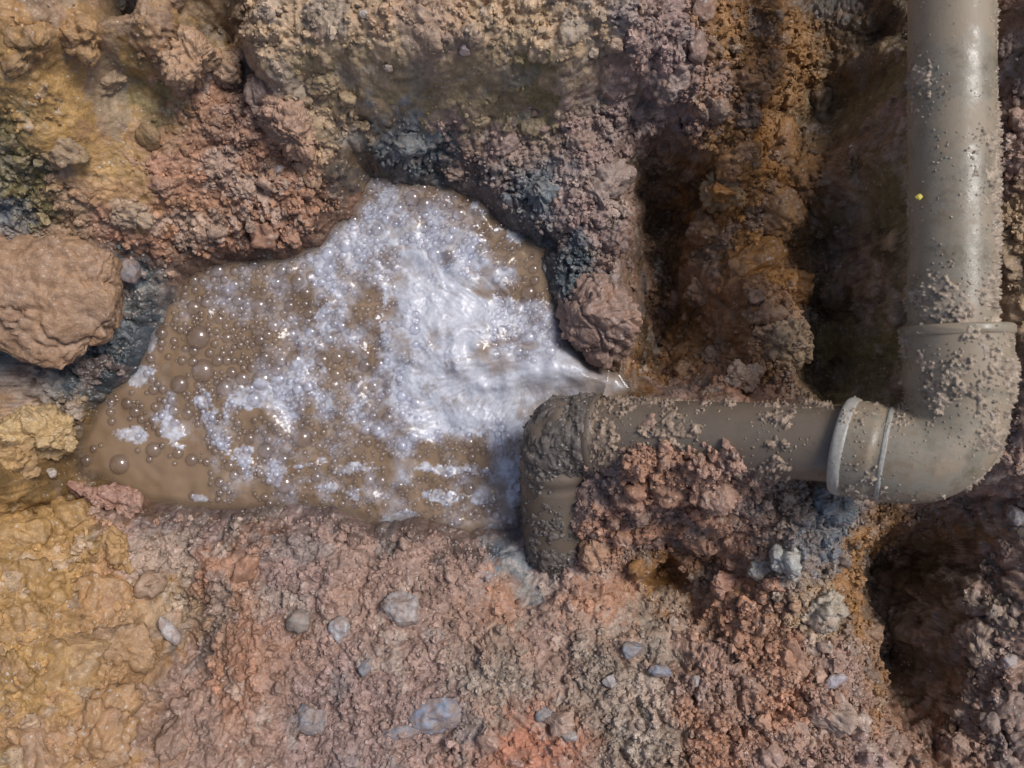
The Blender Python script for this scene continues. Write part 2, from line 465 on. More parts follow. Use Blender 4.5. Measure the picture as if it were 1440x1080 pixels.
# shoreline of the pool (z = 0)
SH = np.array([W(*p)[:2] for p in [(518, 243), (560, 250), (620, 262), (680, 282), (700, 305), (735, 335), (765, 350), (770, 390), (782, 430), (800, 475), (830, 512),
     (872, 525), (890, 548), (850, 572), (790, 600), (760, 640), (740, 700), (728, 740), (690, 742), (660, 752), (610, 738), (585, 730), (530, 736), (480, 722), (430, 712),
     (330, 718), (260, 712), (215, 704), (170, 685), (120, 665), (108, 625), (130, 585), (150, 555), (190, 522), (215, 480), (235, 430), (262, 392),
     (300, 370), (340, 366), (400, 362), (445, 348), (470, 318), (498, 300), (508, 270)]], np.float32)

def _poly_sd(P):
    """signed distance to the shoreline, negative inside"""
    d = np.full(len(P), 1e9, np.float32)
    ins = np.zeros(len(P), bool)
    n = len(SH)
    for i in range(n):
        a, b = SH[i], SH[(i + 1) % n]
        e = b - a
        w = P[:, :2] - a
        t = np.clip((w @ e) / (e @ e), 0, 1)
        q = w - t[:, None] * e
        d = np.minimum(d, (q * q).sum(1))
        c = (a[1] <= P[:, 1]) != (b[1] <= P[:, 1])
        xi = a[0] + (P[:, 1] - a[1]) / (e[1] if abs(e[1]) > 1e-9 else 1e-9) * e[0]
        ins ^= c & (P[:, 0] < xi)
    d = np.sqrt(d)
    return np.where(ins, -d, d)

# ------------------------------------------------------------------ the ground: one sheet, fine in the hole, coarse outside
STEP = .0014
def axis(lo, hi):
    mid = np.arange(lo, hi, STEP)
    out = np.cumsum(STEP * 1.22 ** np.arange(1, 40))
    out = out[out < 14]
    return np.concatenate([lo - out[::-1], mid, hi + out]).astype(np.float32)
gx, gy = axis(-.64, .66), axis(-.54, .54)
NX, NY = len(gx), len(gy)
XX, YY = np.meshgrid(gx, gy)
P0 = np.stack([XX.ravel(), YY.ravel(), np.zeros(NX * NY, np.float32)], 1).astype(np.float32)
wx = fbm(P0, .05, 101, 4); wy = fbm(P0, .05, 111, 4)
PW = P0.copy()
PW[:, 0] += wx * .012; PW[:, 1] += wy * .012
PW = np.concatenate([PW, .016 * np.stack([fbm(P0, .045, 131, 5, .6), fbm(P0, .045, 136, 5, .6)], 1)], 1).astype(np.float32)
B = np.concatenate([_base(c) for c in np.array_split(PW, 60)])
z = B[:, 0]
far = np.maximum(np.abs(P0[:, 0]) - 1.0, np.abs(P0[:, 1]) - .85)
z = np.where(far > 0, z + (.45 - z) * sstep(0, .35, far), z)
sd = par(_poly_sd, P0) + .006 * wx + .004 * fbm(P0, .018, 121, 3)
lift = np.maximum(z, .012 + .30 * np.minimum(np.maximum(sd, 0), .08))
z_out = lift * sstep(-.004, .030, sd) + (.6 * np.maximum(sd, 0)) * (1 - sstep(-.004, .030, sd))
z_in = np.maximum(-.07, -.003 + 1.2 * sd)
# the side where the pool runs back under the bank beside the pipe stays open
dry = (P0[:, 0] > W(872, 540)[0])
z = np.where(sd > 0, np.where(dry & (z < 0), z, z_out), np.where(sd < 0, z_in, z))
Zb = z.reshape(NY, NX)
def blur(A, k):
    for ax in (0, 1):
        pad = [(k + 1, k) if a == ax else (0, 0) for a in (0, 1)]
        c = np.cumsum(np.pad(A.astype(np.float64), pad, mode='edge'), axis=ax)
        A = (np.take(c, np.arange(2 * k + 1, c.shape[ax]), ax) - np.take(c, np.arange(0, c.shape[ax] - 2 * k - 1), ax)) / (2 * k + 1)
    return A.astype(np.float32)
ms = blur((sd > .03).astype(np.float32).reshape(NY, NX), 8)
Zb = Zb * (1 - ms) + ms * blur(blur(Zb, 3), 3)
z = Zb.ravel()
gzy, gzx = np.gradient(Zb, gy, gx)
nrm = np.stack([-gzx.ravel(), -gzy.ravel(), np.ones(NX * NY)], 1)
nrm /= np.linalg.norm(nrm, axis=1, keepdims=True)
PB = np.stack([P0[:, 0], P0[:, 1], z], 1).astype(np.float32)
crumb = B[:, 4]
rel, cb, cc = soil_relief(PB, crumb, 0)
att = .25 + .75 * sstep(-.002, .03, sd)
att = np.where(sd < -.002, .15, att)
edge_fade = 1 - sstep(.0, .3, far)
# parallel scrape marks of the spade in the smooth ochre face
sm = np.exp(-((P0[:, 0] - W(165, 0, .15)[0]) / .035) ** 2) * sstep(W(0, 300, .12)[1], W(0, 220, .13)[1], P0[:, 1])
gro = fbm(PB * np.array([1, .05, .05], np.float32), .006, 140, 3) * .0012 * sm
PG = PB + nrm.astype(np.float32) * ((rel * att * (.45 + .55 * nrm[:, 2]) * (1 - .55 * sm) * edge_fade + gro)[:, None])

# clay colour: surveyed clays, painted shade in the hollows, streaks and patches of grey clay, crumb-to-crumb variation
PW[:, 3] += .030 * (cb - .5) + .012 * (cc - .5)
PW[:, 4] += .030 * ((cb * 7.31) % 1 - .5) + .012 * ((cc * 5.7) % 1 - .5)
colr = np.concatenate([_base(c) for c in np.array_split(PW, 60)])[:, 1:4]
n1 = fbm(PB, .055, 160, 4)
n2 = fbm(PB, .11, 170, 4)
n3 = fbm(PB, .02, 180, 4)
t = (sstep(.42, .62, n1 + .35 * (cb - .5)) * .42)[:, None]
colr = colr * (1 - t) + (np.array([.17, .165, .16]) * t)
t = (sstep(.35, .6, n2 + .4 * (cb - .5)) * .4)[:, None]
colr = colr * (1 - t) + np.array([.31, .175, .115]) * t
t = (sstep(.55, .75, -n1 + .5 * (cc - .5)) * .45)[:, None]
colr = colr * (1 - t) + np.array([.40, .33, .27]) * t
colr *= (1 + .14 * n3 + .26 * (cb - .5) + .24 * (cc - .5))[:, None]
colr = np.clip(colr, .02, .8)
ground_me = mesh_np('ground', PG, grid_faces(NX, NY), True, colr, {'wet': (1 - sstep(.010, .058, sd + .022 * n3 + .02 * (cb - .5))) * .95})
ground = tag(link('ground', ground_me, M_soil), kind='structure')

ixf = lambda x: np.clip(np.interp(x, gx, np.arange(NX)), 0, NX - 1).astype(int)
iyf = lambda y: np.clip(np.interp(y, gy, np.arange(NY)), 0, NY - 1).astype(int)
GZ = PG[:, 2].reshape(NY, NX)
def ground_z(x, y):
    return float(GZ[iyf(y), ixf(x)])
def spot(u, v):
    """where the sight line of a photo point meets the ground"""
    for z_ in np.arange(.42, -.3, -.002):
        p = W(u, v, z_)
        if ground_z(p[0], p[1]) >= z_:
            return p
    return W(u, v, -.1)

# ------------------------------------------------------------------ the pool
ws = .0014
wxs = np.arange(SH[:, 0].min() - .02, SH[:, 0].max() + .02, ws, dtype=np.float32)
wys = np.arange(SH[:, 1].min() - .02, SH[:, 1].max() + .02, ws, dtype=np.float32)
WX, WY = np.meshgrid(wxs, wys)
PQ = np.stack([WX.ravel(), WY.ravel(), np.zeros(WX.size, np.float32)], 1)
sdw = par(_poly_sd, PQ)
U = PQ[:, 0] * 1000 + 720
V = 540 - PQ[:, 1] * 1000
# froth density surveyed over the pool, raised where sky glints are painted
FO = np.array([[float(q) for q in t.split()] for t in """560 300 .8;520 270 .5;640 280 .35;700 330 .35;740 370 .1;745 410 .1;600 340 .9;650 370 .95;680 400 .7;560 370 .9;500 340 .95;470 380 .9
420 400 .72;350 420 .4;300 400 .45;330 440 .5;250 450 .2;230 520 .05;430 420 .2;545 435 .25;530 470 .35;600 420 1;590 460 1;640 440 1;700 450 .95;760 460 .7;640 490 1;660 520 1
560 500 .85;500 480 .6;490 510 .3;520 540 .75;580 560 .95;650 570 1;700 590 1;730 610 .9;600 610 .9;520 600 .75;450 590 .5;420 530 .85;400 555 .7;350 545 .65;450 550 .6
380 470 .5;330 480 .2;280 500 .1;200 540 .1;240 590 .55;200 520 .4;300 610 .5;330 660 .35;250 640 0;180 620 0;150 650 0;260 690 0;380 660 .3;420 680 .35;360 600 .15
440 640 .1;520 640 .08;600 645 .08;680 645 .12;480 680 .42;560 690 .45;640 690 .45;700 680 .5;720 700 .7;600 720 .3;520 715 .45;700 500 .75;740 500 .75;770 520 .8;690 480 .5
800 540 .55;840 545 .4;720 540 .7""".replace('\n', ';').split(';')], np.float32)
def _shep(P):
    D = np.sqrt(((P[:, None, :] - FO[None, :, :2]) ** 2).sum(2)) + 6
    w = 1 / D ** 3.2
    return (w * FO[None, :, 2]).sum(1) / w.sum(1)
wv = fbm(PQ, .03, 210, 3); wv2 = fbm(PQ, .03, 215, 3)
dens = par(_shep, np.stack([U + 14 * wv, V + 14 * wv2], 1).astype(np.float32))
# spokes thrown outward by the jet
cx, cy = W(715, 500)[:2]
dx, dy = PQ[:, 0] - cx, PQ[:, 1] - cy
rr = np.sqrt(dx * dx + dy * dy * 1.1) + 1e-5
th = np.arctan2(dy, dx)
swirl = th + .25 * fbm(PQ, .08, 220, 2)
k1 = np.stack([np.cos(swirl) * 13, np.sin(swirl) * 13, rr / .042], 1).astype(np.float32)
s1, s2, _ = par(_worley, k1, 230)
k2 = np.stack([np.cos(swirl) * 30, np.sin(swirl) * 30, rr / .020], 1).astype(np.float32)
t1, t2, _ = par(_worley, k2, 231)
o1, o2, oc = worley(PQ, .0072, 240)
beads = 1 - np.clip(o1, 0, 1)
streak = .55 * (1 - s1) + .45 * (1 - t1)
near = 1 - sstep(.03, .26, rr)
fj = np.stack([(U - .35 * (V - 520)) / 40, (V + .18 * U) / 7, np.zeros_like(U)], 1).astype(np.float32)
flow = .5 + .5 * fbm(fj, 1.0, 235, 3)
kj = np.exp(-((U - 745) / 95) ** 2 - ((V - 512) / 42) ** 2)
streak = streak * (1 - kj) + flow * kj
tex = streak * (.45 + .55 * near) + beads * (.55 - .55 * near)
fl = fbm(PQ, .022, 250, 5, .6)
spk = sstep(.30, .62, streak + .10 * fl)
grain = near * (.3 + .7 * spk) + (1 - near) * (.35 + .65 * sstep(.30, .75, .45 * beads + .8 * (streak - .2)))
foam_glint = sstep(.22, .90, dens + fl * .26) * (.20 + .62 * grain)
foam_glint = foam_glint + .38 * sstep(.62, .95, dens + fl * .30) * (.4 + .6 * grain)
jd = np.hypot((U - 775) / 88, (V - 518 - .10 * (U - 775)) / 36)
kf = np.exp(-jd ** 2)
foam_glint = foam_glint * (1 - .9 * kf) + kf * (.50 + .26 * sstep(.1, .9, flow + .3 * fl))
foam_glint *= .35 + .65 * sstep(-.001, -.016, sdw)
rw = fbm(PQ, .035, 270, 4, .5); rw2 = fbm(PQ, .035, 275, 4, .5)
rj = np.hypot((U + 9 * rw - 700) / 60, (V + 9 * rw2 - 500) / 46)
inn = sstep(1.0, .55, rj) * (1 - kf)
foam_glint = foam_glint * (1 - .35 * inn) + .38 * np.exp(-((rj - 1.12) / .34) ** 2) * sstep(760, 690, U) * (.6 + .4 * flow)
for u_, v_, a_, b_ in ((772, 520, 34, 20), (598, 432, 42, 34), (715, 548, 44, 16), (660, 590, 60, 18)):
    foam_glint = foam_glint + .40 * np.exp(-((U + 10 * rw - u_) / a_) ** 2 - ((V + 10 * rw2 - v_) / b_) ** 2)
glint_v = np.zeros(len(PQ), np.float32)  # reflected sky and sun glints, painted as white patches
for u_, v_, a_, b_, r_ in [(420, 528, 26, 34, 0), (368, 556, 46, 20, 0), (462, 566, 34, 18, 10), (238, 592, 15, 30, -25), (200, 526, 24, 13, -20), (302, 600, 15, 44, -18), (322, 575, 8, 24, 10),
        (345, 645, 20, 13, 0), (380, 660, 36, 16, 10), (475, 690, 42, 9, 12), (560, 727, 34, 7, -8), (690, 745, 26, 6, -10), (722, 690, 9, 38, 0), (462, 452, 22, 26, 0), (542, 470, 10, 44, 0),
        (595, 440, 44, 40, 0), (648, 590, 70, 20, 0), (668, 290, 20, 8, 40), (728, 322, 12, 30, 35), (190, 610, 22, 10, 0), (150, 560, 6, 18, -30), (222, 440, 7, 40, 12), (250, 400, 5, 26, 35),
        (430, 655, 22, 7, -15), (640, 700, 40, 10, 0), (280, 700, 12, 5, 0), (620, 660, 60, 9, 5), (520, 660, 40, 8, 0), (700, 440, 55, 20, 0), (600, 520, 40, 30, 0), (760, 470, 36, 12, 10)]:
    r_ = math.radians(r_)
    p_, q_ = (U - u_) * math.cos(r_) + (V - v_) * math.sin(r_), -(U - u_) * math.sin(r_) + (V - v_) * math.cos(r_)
    glint_v = np.maximum(glint_v, np.exp(-.7 * ((p_ / a_) ** 2 + (q_ / b_) ** 2)))
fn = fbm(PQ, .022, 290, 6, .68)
glint_v = sstep(.48, .66, .85 * glint_v + .42 * fn * sstep(.05, .3, glint_v)) * (.55 + .45 * sstep(-.5, .5, fbm(PQ, .006, 295, 3)))
foam_glint = np.minimum(np.maximum(foam_glint, glint_v * .85), .92)
# heights: chop, spokes, beads, the boil where the jet lands
chop = .0055 * fbm(PQ, .050, 260, 3) + .0030 * fbm(PQ, .024, 261, 2)
a0, a1_ = W(852, 533)[:2], W(655, 492)[:2]
e = a1_ - a0
tt = np.clip(((PQ[:, :2] - a0) @ e) / (e @ e), 0, 1.15)
dd = np.linalg.norm(PQ[:, :2] - (a0 + tt[:, None] * e), axis=1)
wid = .024 + .022 * tt
jet = np.exp(-(dd / wid) ** 2) * (.027 - .010 * tt) * (tt > 0)
rw = fbm(PQ, .035, 270, 4, .5); rw2 = fbm(PQ, .035, 275, 4, .5)
rj = np.hypot((U + 9 * rw - 700) / 60, (V + 9 * rw2 - 500) / 46)
ring = np.exp(-((rj - 1) / .20) ** 2) * .0055 * sstep(765, 695, U) * (.8 + .4 * rw)
boil = -.004 * np.exp(-((U - 700) / 38) ** 2 - ((V - 497) / 34) ** 2)
calm = .65 + .35 * sstep(.1, .6, dens)
zw = (chop * calm + .0026 * streak * sstep(.2, .7, dens) * (.3 + .7 * near) + 0.0008 * beads * sstep(.15, .5, dens)
      + .0014 * glint_v * (1 + .6 * fbm(PQ, .007, 298, 2))
      + jet + jet * .16 * fbm(PQ, .030, 280, 3) + ring + boil)
zw = zw * sstep(.0, -.02, sdw) * 1.0
keep = (sdw < .018)
idx = -np.ones(len(PQ), np.int64); idx[keep] = np.arange(keep.sum())
Fw = grid_faces(len(wxs), len(wys))
Fw = Fw[keep[Fw].all(1)]
VWt = np.stack([PQ[:, 0], PQ[:, 1], zw], 1)[keep]
water_me = mesh_np('water', VWt, idx[Fw], True, None, {'foam_glint': np.clip(foam_glint[keep], 0, 1), 'depth': np.clip((-sdw[keep] + .004 + .003 * wv[keep]) / .016, 0, 1)})
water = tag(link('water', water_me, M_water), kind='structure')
zwg = zw.reshape(WX.shape); dng = dens.reshape(WX.shape)
def water_z(x, y):
    i = int(np.clip((x - wxs[0]) / ws, 0, len(wxs) - 1)); j = int(np.clip((y - wys[0]) / ws, 0, len(wys) - 1))
    return float(zwg[j, i])

def water_d(x, y):
    i = int(np.clip((x - wxs[0]) / ws, 0, len(wxs) - 1)); j = int(np.clip((y - wys[0]) / ws, 0, len(wys) - 1))
    return float(dng[j, i])

# ------------------------------------------------------------------ bubbles
def dome(nu, nv):
    V_ = [(0, 0, 1)]
    for j in range(1, nv + 1):
        a = j / nv * math.radians(100)
        for i in range(nu):
            b = 2 * math.pi * i / nu
            V_.append((math.sin(a) * math.cos(b), math.sin(a) * math.sin(b), math.cos(a)))
    F_ = []
    for i in range(nu):
        F_.append((0, 1 + i, 1 + (i + 1) % nu))
    for j in range(nv - 1):
        for i in range(nu):
            p, q = 1 + j * nu + i, 1 + j * nu + (i + 1) % nu
            F_ += [(p, p + nu, q), (q, p + nu, q + nu)]
    return np.array(V_, np.float32), np.array(F_, np.int32)
DV, DF = dome(18, 6)
bub_me = mesh_np('bubble', DV, DF)
bub_me.materials.append(M_bubble)
big = [(280, 474, 17, 'largest clear bubble floating among smaller ones at the left of the pool'),
       (287, 521, 16, 'large clear bubble just below the largest one at the left of the pool'),
       (402, 679, 14, 'dark ringed bubble alone on brown water near the lower shore'),
       (171, 652, 14, 'dark ringed bubble in the left corner of the pool'),
       (218, 632, 11, 'clear bubble upper right of the dark one in the pool corner'),
       (613, 357, 11, 'single round bubble in the white streaked froth above the jet'),
       (663, 350, 8, 'small round bubble right of the single one in the white froth'),
       (386, 459, 10, 'biggest bubble inside the tight raft of small bubbles')]
placed = []
for u, v, r, lab in big:
    p = W(u, v)
    o = link('bubble', bub_me)
    o.location = (p[0], p[1], water_z(p[0], p[1]))
    o.scale = (r / 1000, r / 1000, r / 1000 * .8)
    tag(o, lab, 'bubble', 'large bubbles on the pool')
    placed.append((p[0], p[1], r / 1000))
cells = {}
def try_bubble(x, y, r):
    g = .02
    ci, cj = int(math.floor(x / g)), int(math.floor(y / g))
    for i in (-1, 0, 1):
        for j in (-1, 0, 1):
            for (a, b, s) in cells.get((ci + i, cj + j), ()):
                if (a - x) ** 2 + (b - y) ** 2 < (.80 * (s + r)) ** 2: return False
    cells.setdefault((ci, cj), []).append((x, y, r))
    return True
for a, b, s in placed: cells.setdefault((math.floor(a / .02), math.floor(b / .02)), []).append((a, b, s))
zones = [  # centre x, y, half-size x, y, tries, mean radius px
    (345, 430, 95, 62, 1500, 4.4), (385, 490, 55, 45, 500, 4.6), (300, 450, 70, 80, 160, 5), (575, 275, 85, 28, 500, 3.8), (470, 350, 60, 35, 350, 3.2), (680, 330, 80, 50, 160, 3),
    (750, 420, 40, 60, 220, 2.8), (430, 605, 110, 40, 260, 3.4), (600, 625, 150, 14, 420, 2.8), (210, 570, 45, 25, 60, 4.5), (460, 520, 60, 60, 160, 3.6), (280, 620, 130, 70, 70, 3.4),
    (520, 690, 180, 40, 260, 2.8), (250, 420, 30, 60, 60, 4), (500, 480, 70, 70, 160, 3)]
small = []
for cxz, cyz, hx, hy, n, mr in zones:
    for _ in range(n):
        u = cxz + np.clip(rng.normal(), -2, 2) * hx * .62; v = cyz + np.clip(rng.normal(), -2, 2) * hy * .62
        r = mr * math.exp(rng.normal() * .42) / 1000 * 1.4
        x, y, _z = W(u, v)
        if _poly_sd(np.array([[x, y, 0]], np.float32))[0] < -.006 and try_bubble(x, y, r):
            small.append((x, y, r))
for _ in range(5200):                      # bubbles gather against one another
    x, y, r = small[rng.integers(len(small))]
    r2 = r * math.exp(rng.normal() * .25)
    a_ = rng.uniform(0, 6.283)
    x2, y2 = x + math.cos(a_) * .84 * (r + r2), y + math.sin(a_) * .84 * (r + r2)
    if r2 < .008 and water_d(x2, y2) > .17 and _poly_sd(np.array([[x2, y2, 0]], np.float32))[0] < -.006 and try_bubble(x2, y2, r2):
        small.append((x2, y2, r2))
small.sort(key=lambda t: -t[2])
for x, y, r in small[:120]:
    o = link('bubble', bub_me)
    o.location = (x, y, water_z(x, y)); o.scale = (r, r, r * .85)
    tag(o, 'small clear round bubble floating on the muddy pool', 'bubble', 'small bubbles on the pool')
SV, SF = dome(9, 3)
vs, fs = [], []
for i, (x, y, r) in enumerate(small[120:]):
    vs.append(SV * r + np.array([x, y, water_z(x, y)])); fs.append(SF + i * len(SV))
froth = link('tiny_bubbles', mesh_np('tiny_bubbles', np.concatenate(vs), np.concatenate(fs)), M_bubble)
tag(froth, 'froth of tiny bubbles spread over the muddy pool', 'froth', kind='stuff')

# ------------------------------------------------------------------ the drain pipe
def catmull(pts_, n):
    P = np.array(pts_, float)
    P = np.vstack([2 * P[0] - P[1], P, 2 * P[-1] - P[-2]])
    out = []
    for i in range(1, len(P) - 2):
        for t_ in np.linspace(0, 1, n, endpoint=False):
            a, b, c, d = P[i - 1], P[i], P[i + 1], P[i + 2]
            out.append(.5 * ((2 * b) + (c - a) * t_ + (2 * a - 5 * b + 4 * c - d) * t_ ** 2 + (3 * b - a - 3 * c + d) * t_ ** 3))
    out.append(P[-2])
    return np.array(out)

def sweep(path, radius, nu, cap=True):
    """tube along a path; radius is a number per path point or (path point x nu) array"""
    n = len(path)
    T = np.gradient(path, axis=0); T /= np.linalg.norm(T, axis=1, keepdims=True)
    up = np.array([0, 0, 1.0])
    V_ = []
    R = np.broadcast_to(np.asarray(radius, float).reshape(n, -1) if np.ndim(radius) else np.full((n, 1), radius), (n, nu))
    ang = np.linspace(0, 2 * math.pi, nu, endpoint=False)
    for i in range(n):
        s_ = np.cross(T[i], up); s_ /= np.linalg.norm(s_)
        u_ = np.cross(s_, T[i])
        V_.append(path[i] + R[i][:, None] * (np.cos(ang)[:, None] * s_ + np.sin(ang)[:, None] * u_))
    V_ = np.concatenate(V_)
    j = np.arange(nu); F_ = []
    for i in range(n - 1):
        F_.append(np.stack([i * nu + j, i * nu + (j + 1) % nu, (i + 1) * nu + (j + 1) % nu, (i + 1) * nu + j], 1))
    return V_, np.concatenate(F_)

PR, SR = .0430, .0535
up_path = np.array([W(1338, v, z_) for v, z_ in ((-300, .27), (0, .285), (240, .288), (500, .29))])
up_path = catmull(up_path, 60)
el_pts = [W(1345, 462, .290), W(1346, 520, .290), W(1345, 570, .289), W(1333, 612, .287), W(1302, 637, .283), W(1262, 641, .275), W(1220, 634, .262), W(1186, 627, .249)]
el_path = catmull(el_pts, 16)
cr_path = catmull([W(1240, 634, .268), W(1180, 625, .246), W(1040, 617, .196), W(900, 612, .146), W(830, 612, .121)], 50)
en_pts = [W(846, 612, .124), W(815, 610, .113), W(794, 613, .106), W(784, 630, .098), W(783, 655, .086), W(783, 695, .062), W(783, 740, .030), W(782, 790, -.02)]
en_path = catmull(en_pts, 16)

pipe = link('drain_pipe', None, loc=None)
pc = Vector(W(1335, 640, .28)); pipe.location = pc
tag(pipe, 'muddy grey plastic drain pipe with an elbow at the right of the hole', 'pipe')
def pipe_part(name, V_, F_, mat, parent=pipe, **kw):
    off = np.array(pc)
    me = mesh_np(name, V_ - off, F_, **kw)
    o = link(name, me, mat, parent)
    return o
def close_tube(V_, F_, nu):
    return V_, F_
V_, F_ = sweep(up_path, PR, 64); pipe_part('upright_pipe', V_, F_, M_pipe)
n = len(el_path)
s = np.linspace(0, 1, n)
rad = SR + .0 * s
rad = rad - .0025 * (sstep(.20, .24, s) - sstep(.80, .84, s))
V_, F_ = sweep(el_path, rad, 72); elbow = pipe_part('elbow', V_, F_, M_pipe)
V_, F_ = sweep(cr_path, PR, 64); pipe_part('cross_pipe', V_, F_, M_pipe_muddy)
n = len(en_path); s = np.linspace(0, 1, n)
rad = .0470 + .0018 * np.sin(s * 60) * (s < .62) + .003 * (1 - sstep(.06, .1, s))
V_, F_ = sweep(en_path, rad, 64); end_elbow = pipe_part('end_elbow', V_, F_, M_pipe_muddy)
def bead(path, i, r, w_, h, parent, mat):
    """a raised ring round the fitting"""
    i0, i1 = max(0, i - 3), min(len(path) - 1, i + 3)
    T = path[i1] - path[i0]; T /= np.linalg.norm(T)
    sp = np.linspace(-1, 1, 9)
    pth = np.array([path[i] + T * w_ * a for a in sp])
    rr_ = r + h * np.sqrt(np.clip(1 - sp ** 2, 0, 1)) - .0008
    nn = fbm((np.arange(9 * 72).reshape(-1, 1) * np.array([[.31, .07, .11]])).astype(np.float32), 1.0, 300, 2).reshape(9, 72) * .0006
    V_, F_ = sweep(pth, rr_[:, None] + nn, 72)
    return pipe_part('socket_rim', V_, F_, mat, parent)
n = len(el_path)
bead(el_path, 1, SR, .006, .0030, elbow, M_pipe)
bead(el_path, n - 3, SR, .007, .0028, elbow, M_rim)
bead(el_path, int(n * .775), SR - .002, .0028, .0017, elbow, M_rim)

def crust(name, path, r, mask, thick, seed, parent, clay, nu=240, grit=.66):
    """dried mud sticking to a pipe: a lumpy skin that dips below the plastic where there is none"""
    pth = path
    L = np.linalg.norm(np.diff(pth, axis=0), axis=1).sum()
    m = int(L / .0013)
    cum = np.concatenate([[0], np.cumsum(np.linalg.norm(np.diff(pth, axis=0), axis=1))])
    q = np.linspace(0, cum[-1], m)
    pth = np.stack([np.interp(q, cum, pth[:, k]) for k in range(3)], 1)
    rq = np.interp(q, cum, r) if np.ndim(r) else np.full(m, r)
    V0, F0 = sweep(pth, rq, nu)
    V0 = V0.astype(np.float32)
    g1 = fbm(V0, .048, seed, 6, .62)
    g2 = fbm(V0, .006, seed + 5, 3, .6)
    c1, c2, cc_ = worley(V0, .0105, seed + 7)
    d1, d2, cd_ = worley(V0, .0042, seed + 8)
    ang = np.tile(np.linspace(0, 2 * math.pi, nu, endpoint=False), m)
    along = np.repeat(q / cum[-1], nu)
    th_ = g1 * 1.45 + g2 * .6 + mask(along, ang, V0)
    cover = sstep(-.02, .75, th_)
    h = -.0022 + cover * (.0022 + thick * (.35 + .9 * np.clip(th_ - .35, 0, 1.2)) * (.35 + .8 * (1 - c1) * (.5 + cc_) + .35 * (1 - d1)) )
    speck = ((1 - d1) > .62) * (cd_ > grit - .30 * np.clip(th_ + .9, 0, 1))
    h = np.where(th_ > -.9, h + .0030 * speck, h)
    V1, _ = sweep(pth, rq[:, None] + h.reshape(m, nu), nu)
    c = np.array(clay)[None] * (1 + .35 * (cc_ - .5) + .25 * g2)[:, None]
    return tag(pipe_part(name, V1, F0, M_soil, parent, color=np.clip(c, .02, .8)), kind='stuff')
UPSIDE = True
# angle 0 = right-hand side of the travel direction, pi/2 = top
crust('mud_crust', up_path[60:], PR, lambda a, t_, P: -.05 + .55 * np.cos(t_ - (math.pi if UPSIDE else 0)) + .25 * sstep(.3, .6, a) - .08, .0016, 400, pipe, (.32, .25, .185))
n = len(el_path); s = np.linspace(0, 1, n)
crust('mud_crust', el_path, SR - .0025 * (sstep(.20, .24, s) - sstep(.80, .84, s)),
      lambda a, t_, P: -.12 + .55 * np.exp(-((a - .28) / .22) ** 2) + .45 * np.cos(t_ - math.pi) * (a < .5) - .25 * (a > .6), .0022, 420, elbow, (.30, .232, .17), 300)
crust('mud_crust', cr_path, PR, lambda a, t_, P: -.55 + .95 * sstep(.70, .85, a) + .35 * np.cos(t_ - 0.0) * 0 + .55 * (np.abs(t_ - math.pi * .5) > 1.1), .0032, 440, pipe, (.25, .18, .13), grit=.85)
n = len(en_path); s = np.linspace(0, 1, n)
crust('mud_crust', en_path, .0470, lambda a, t_, P: .15 + .45 * (1 - sstep(.1, .35, a)) + .4 * (P[:, 0] > W(800, 0, .1)[0]), .0030, 460, end_elbow, (.12, .10, .085), grit=1.15)

# ------------------------------------------------------------------ clods and stones one can point at
def lump_mesh(name, sub, dims, seed, kind):
    V_, F_ = ico(sub)
    D_ = np.array(dims, np.float32)
    m = float(D_.mean())
    P = V_ * D_ + np.float32(seed * 1.37)
    if kind == 'stone':        # angular, chipped
        w1, w2, _ = worley(P, m * 1.1, seed)
        h = (.5 - w1) * m * .35 + fbm(P, m * .5, seed, 4) * m * .07
        # a few flat broken faces
        r_ = np.random.default_rng(seed)
        V1 = V_ * D_ + V_ * h[:, None]
        for _ in range(7):
            nn = r_.normal(size=3); nn /= np.linalg.norm(nn)
            lim = (.62 + .25 * r_.random()) * np.linalg.norm(nn * D_)
            dpt = V1 @ nn
            V1 = V1 - np.maximum(dpt - lim, 0)[:, None] * nn * .93
        V1 = V1 + V_ * (fbm(P, m * .30, seed + 3, 4, .6) * m * .085)[:, None]
    else:
        r_ = np.random.default_rng(seed)
        low = np.stack([fbm(P, m * 1.3, seed + 5 + q, 3, .5) for q in range(3)], 1)
        V1 = V_ * D_ + low * m * (.36 if kind == 'clod' else .24)
        for _ in range(9):
            nn = r_.normal(size=3); nn /= np.linalg.norm(nn)
            lim = (.66 + .25 * r_.random()) * np.linalg.norm(nn * D_)
            dpt = V1 @ nn
            V1 = V1 - np.maximum(dpt - lim, 0)[:, None] * nn * .85
        PP = (V1 + seed * 1.37).astype(np.float32)
        h, _, _ = soil_relief(PP, np.full(len(P), .95 if kind == 'clod' else .75, np.float32), seed)
        q1, q2, _ = worley(PP + (.25 * m * np.stack([fbm(PP, m * .5, seed + 70 + q, 3) for q in range(3)], 1)).astype(np.float32), m * 1.1, seed + 61)
        h = h - h.mean() - .10 * m * (1 - sstep(.0, .07, q2 - q1))
        V1 = V1 + V_ * (h * min(1.0, m / .017))[:, None]
    return mesh_np(name, V1, F_)

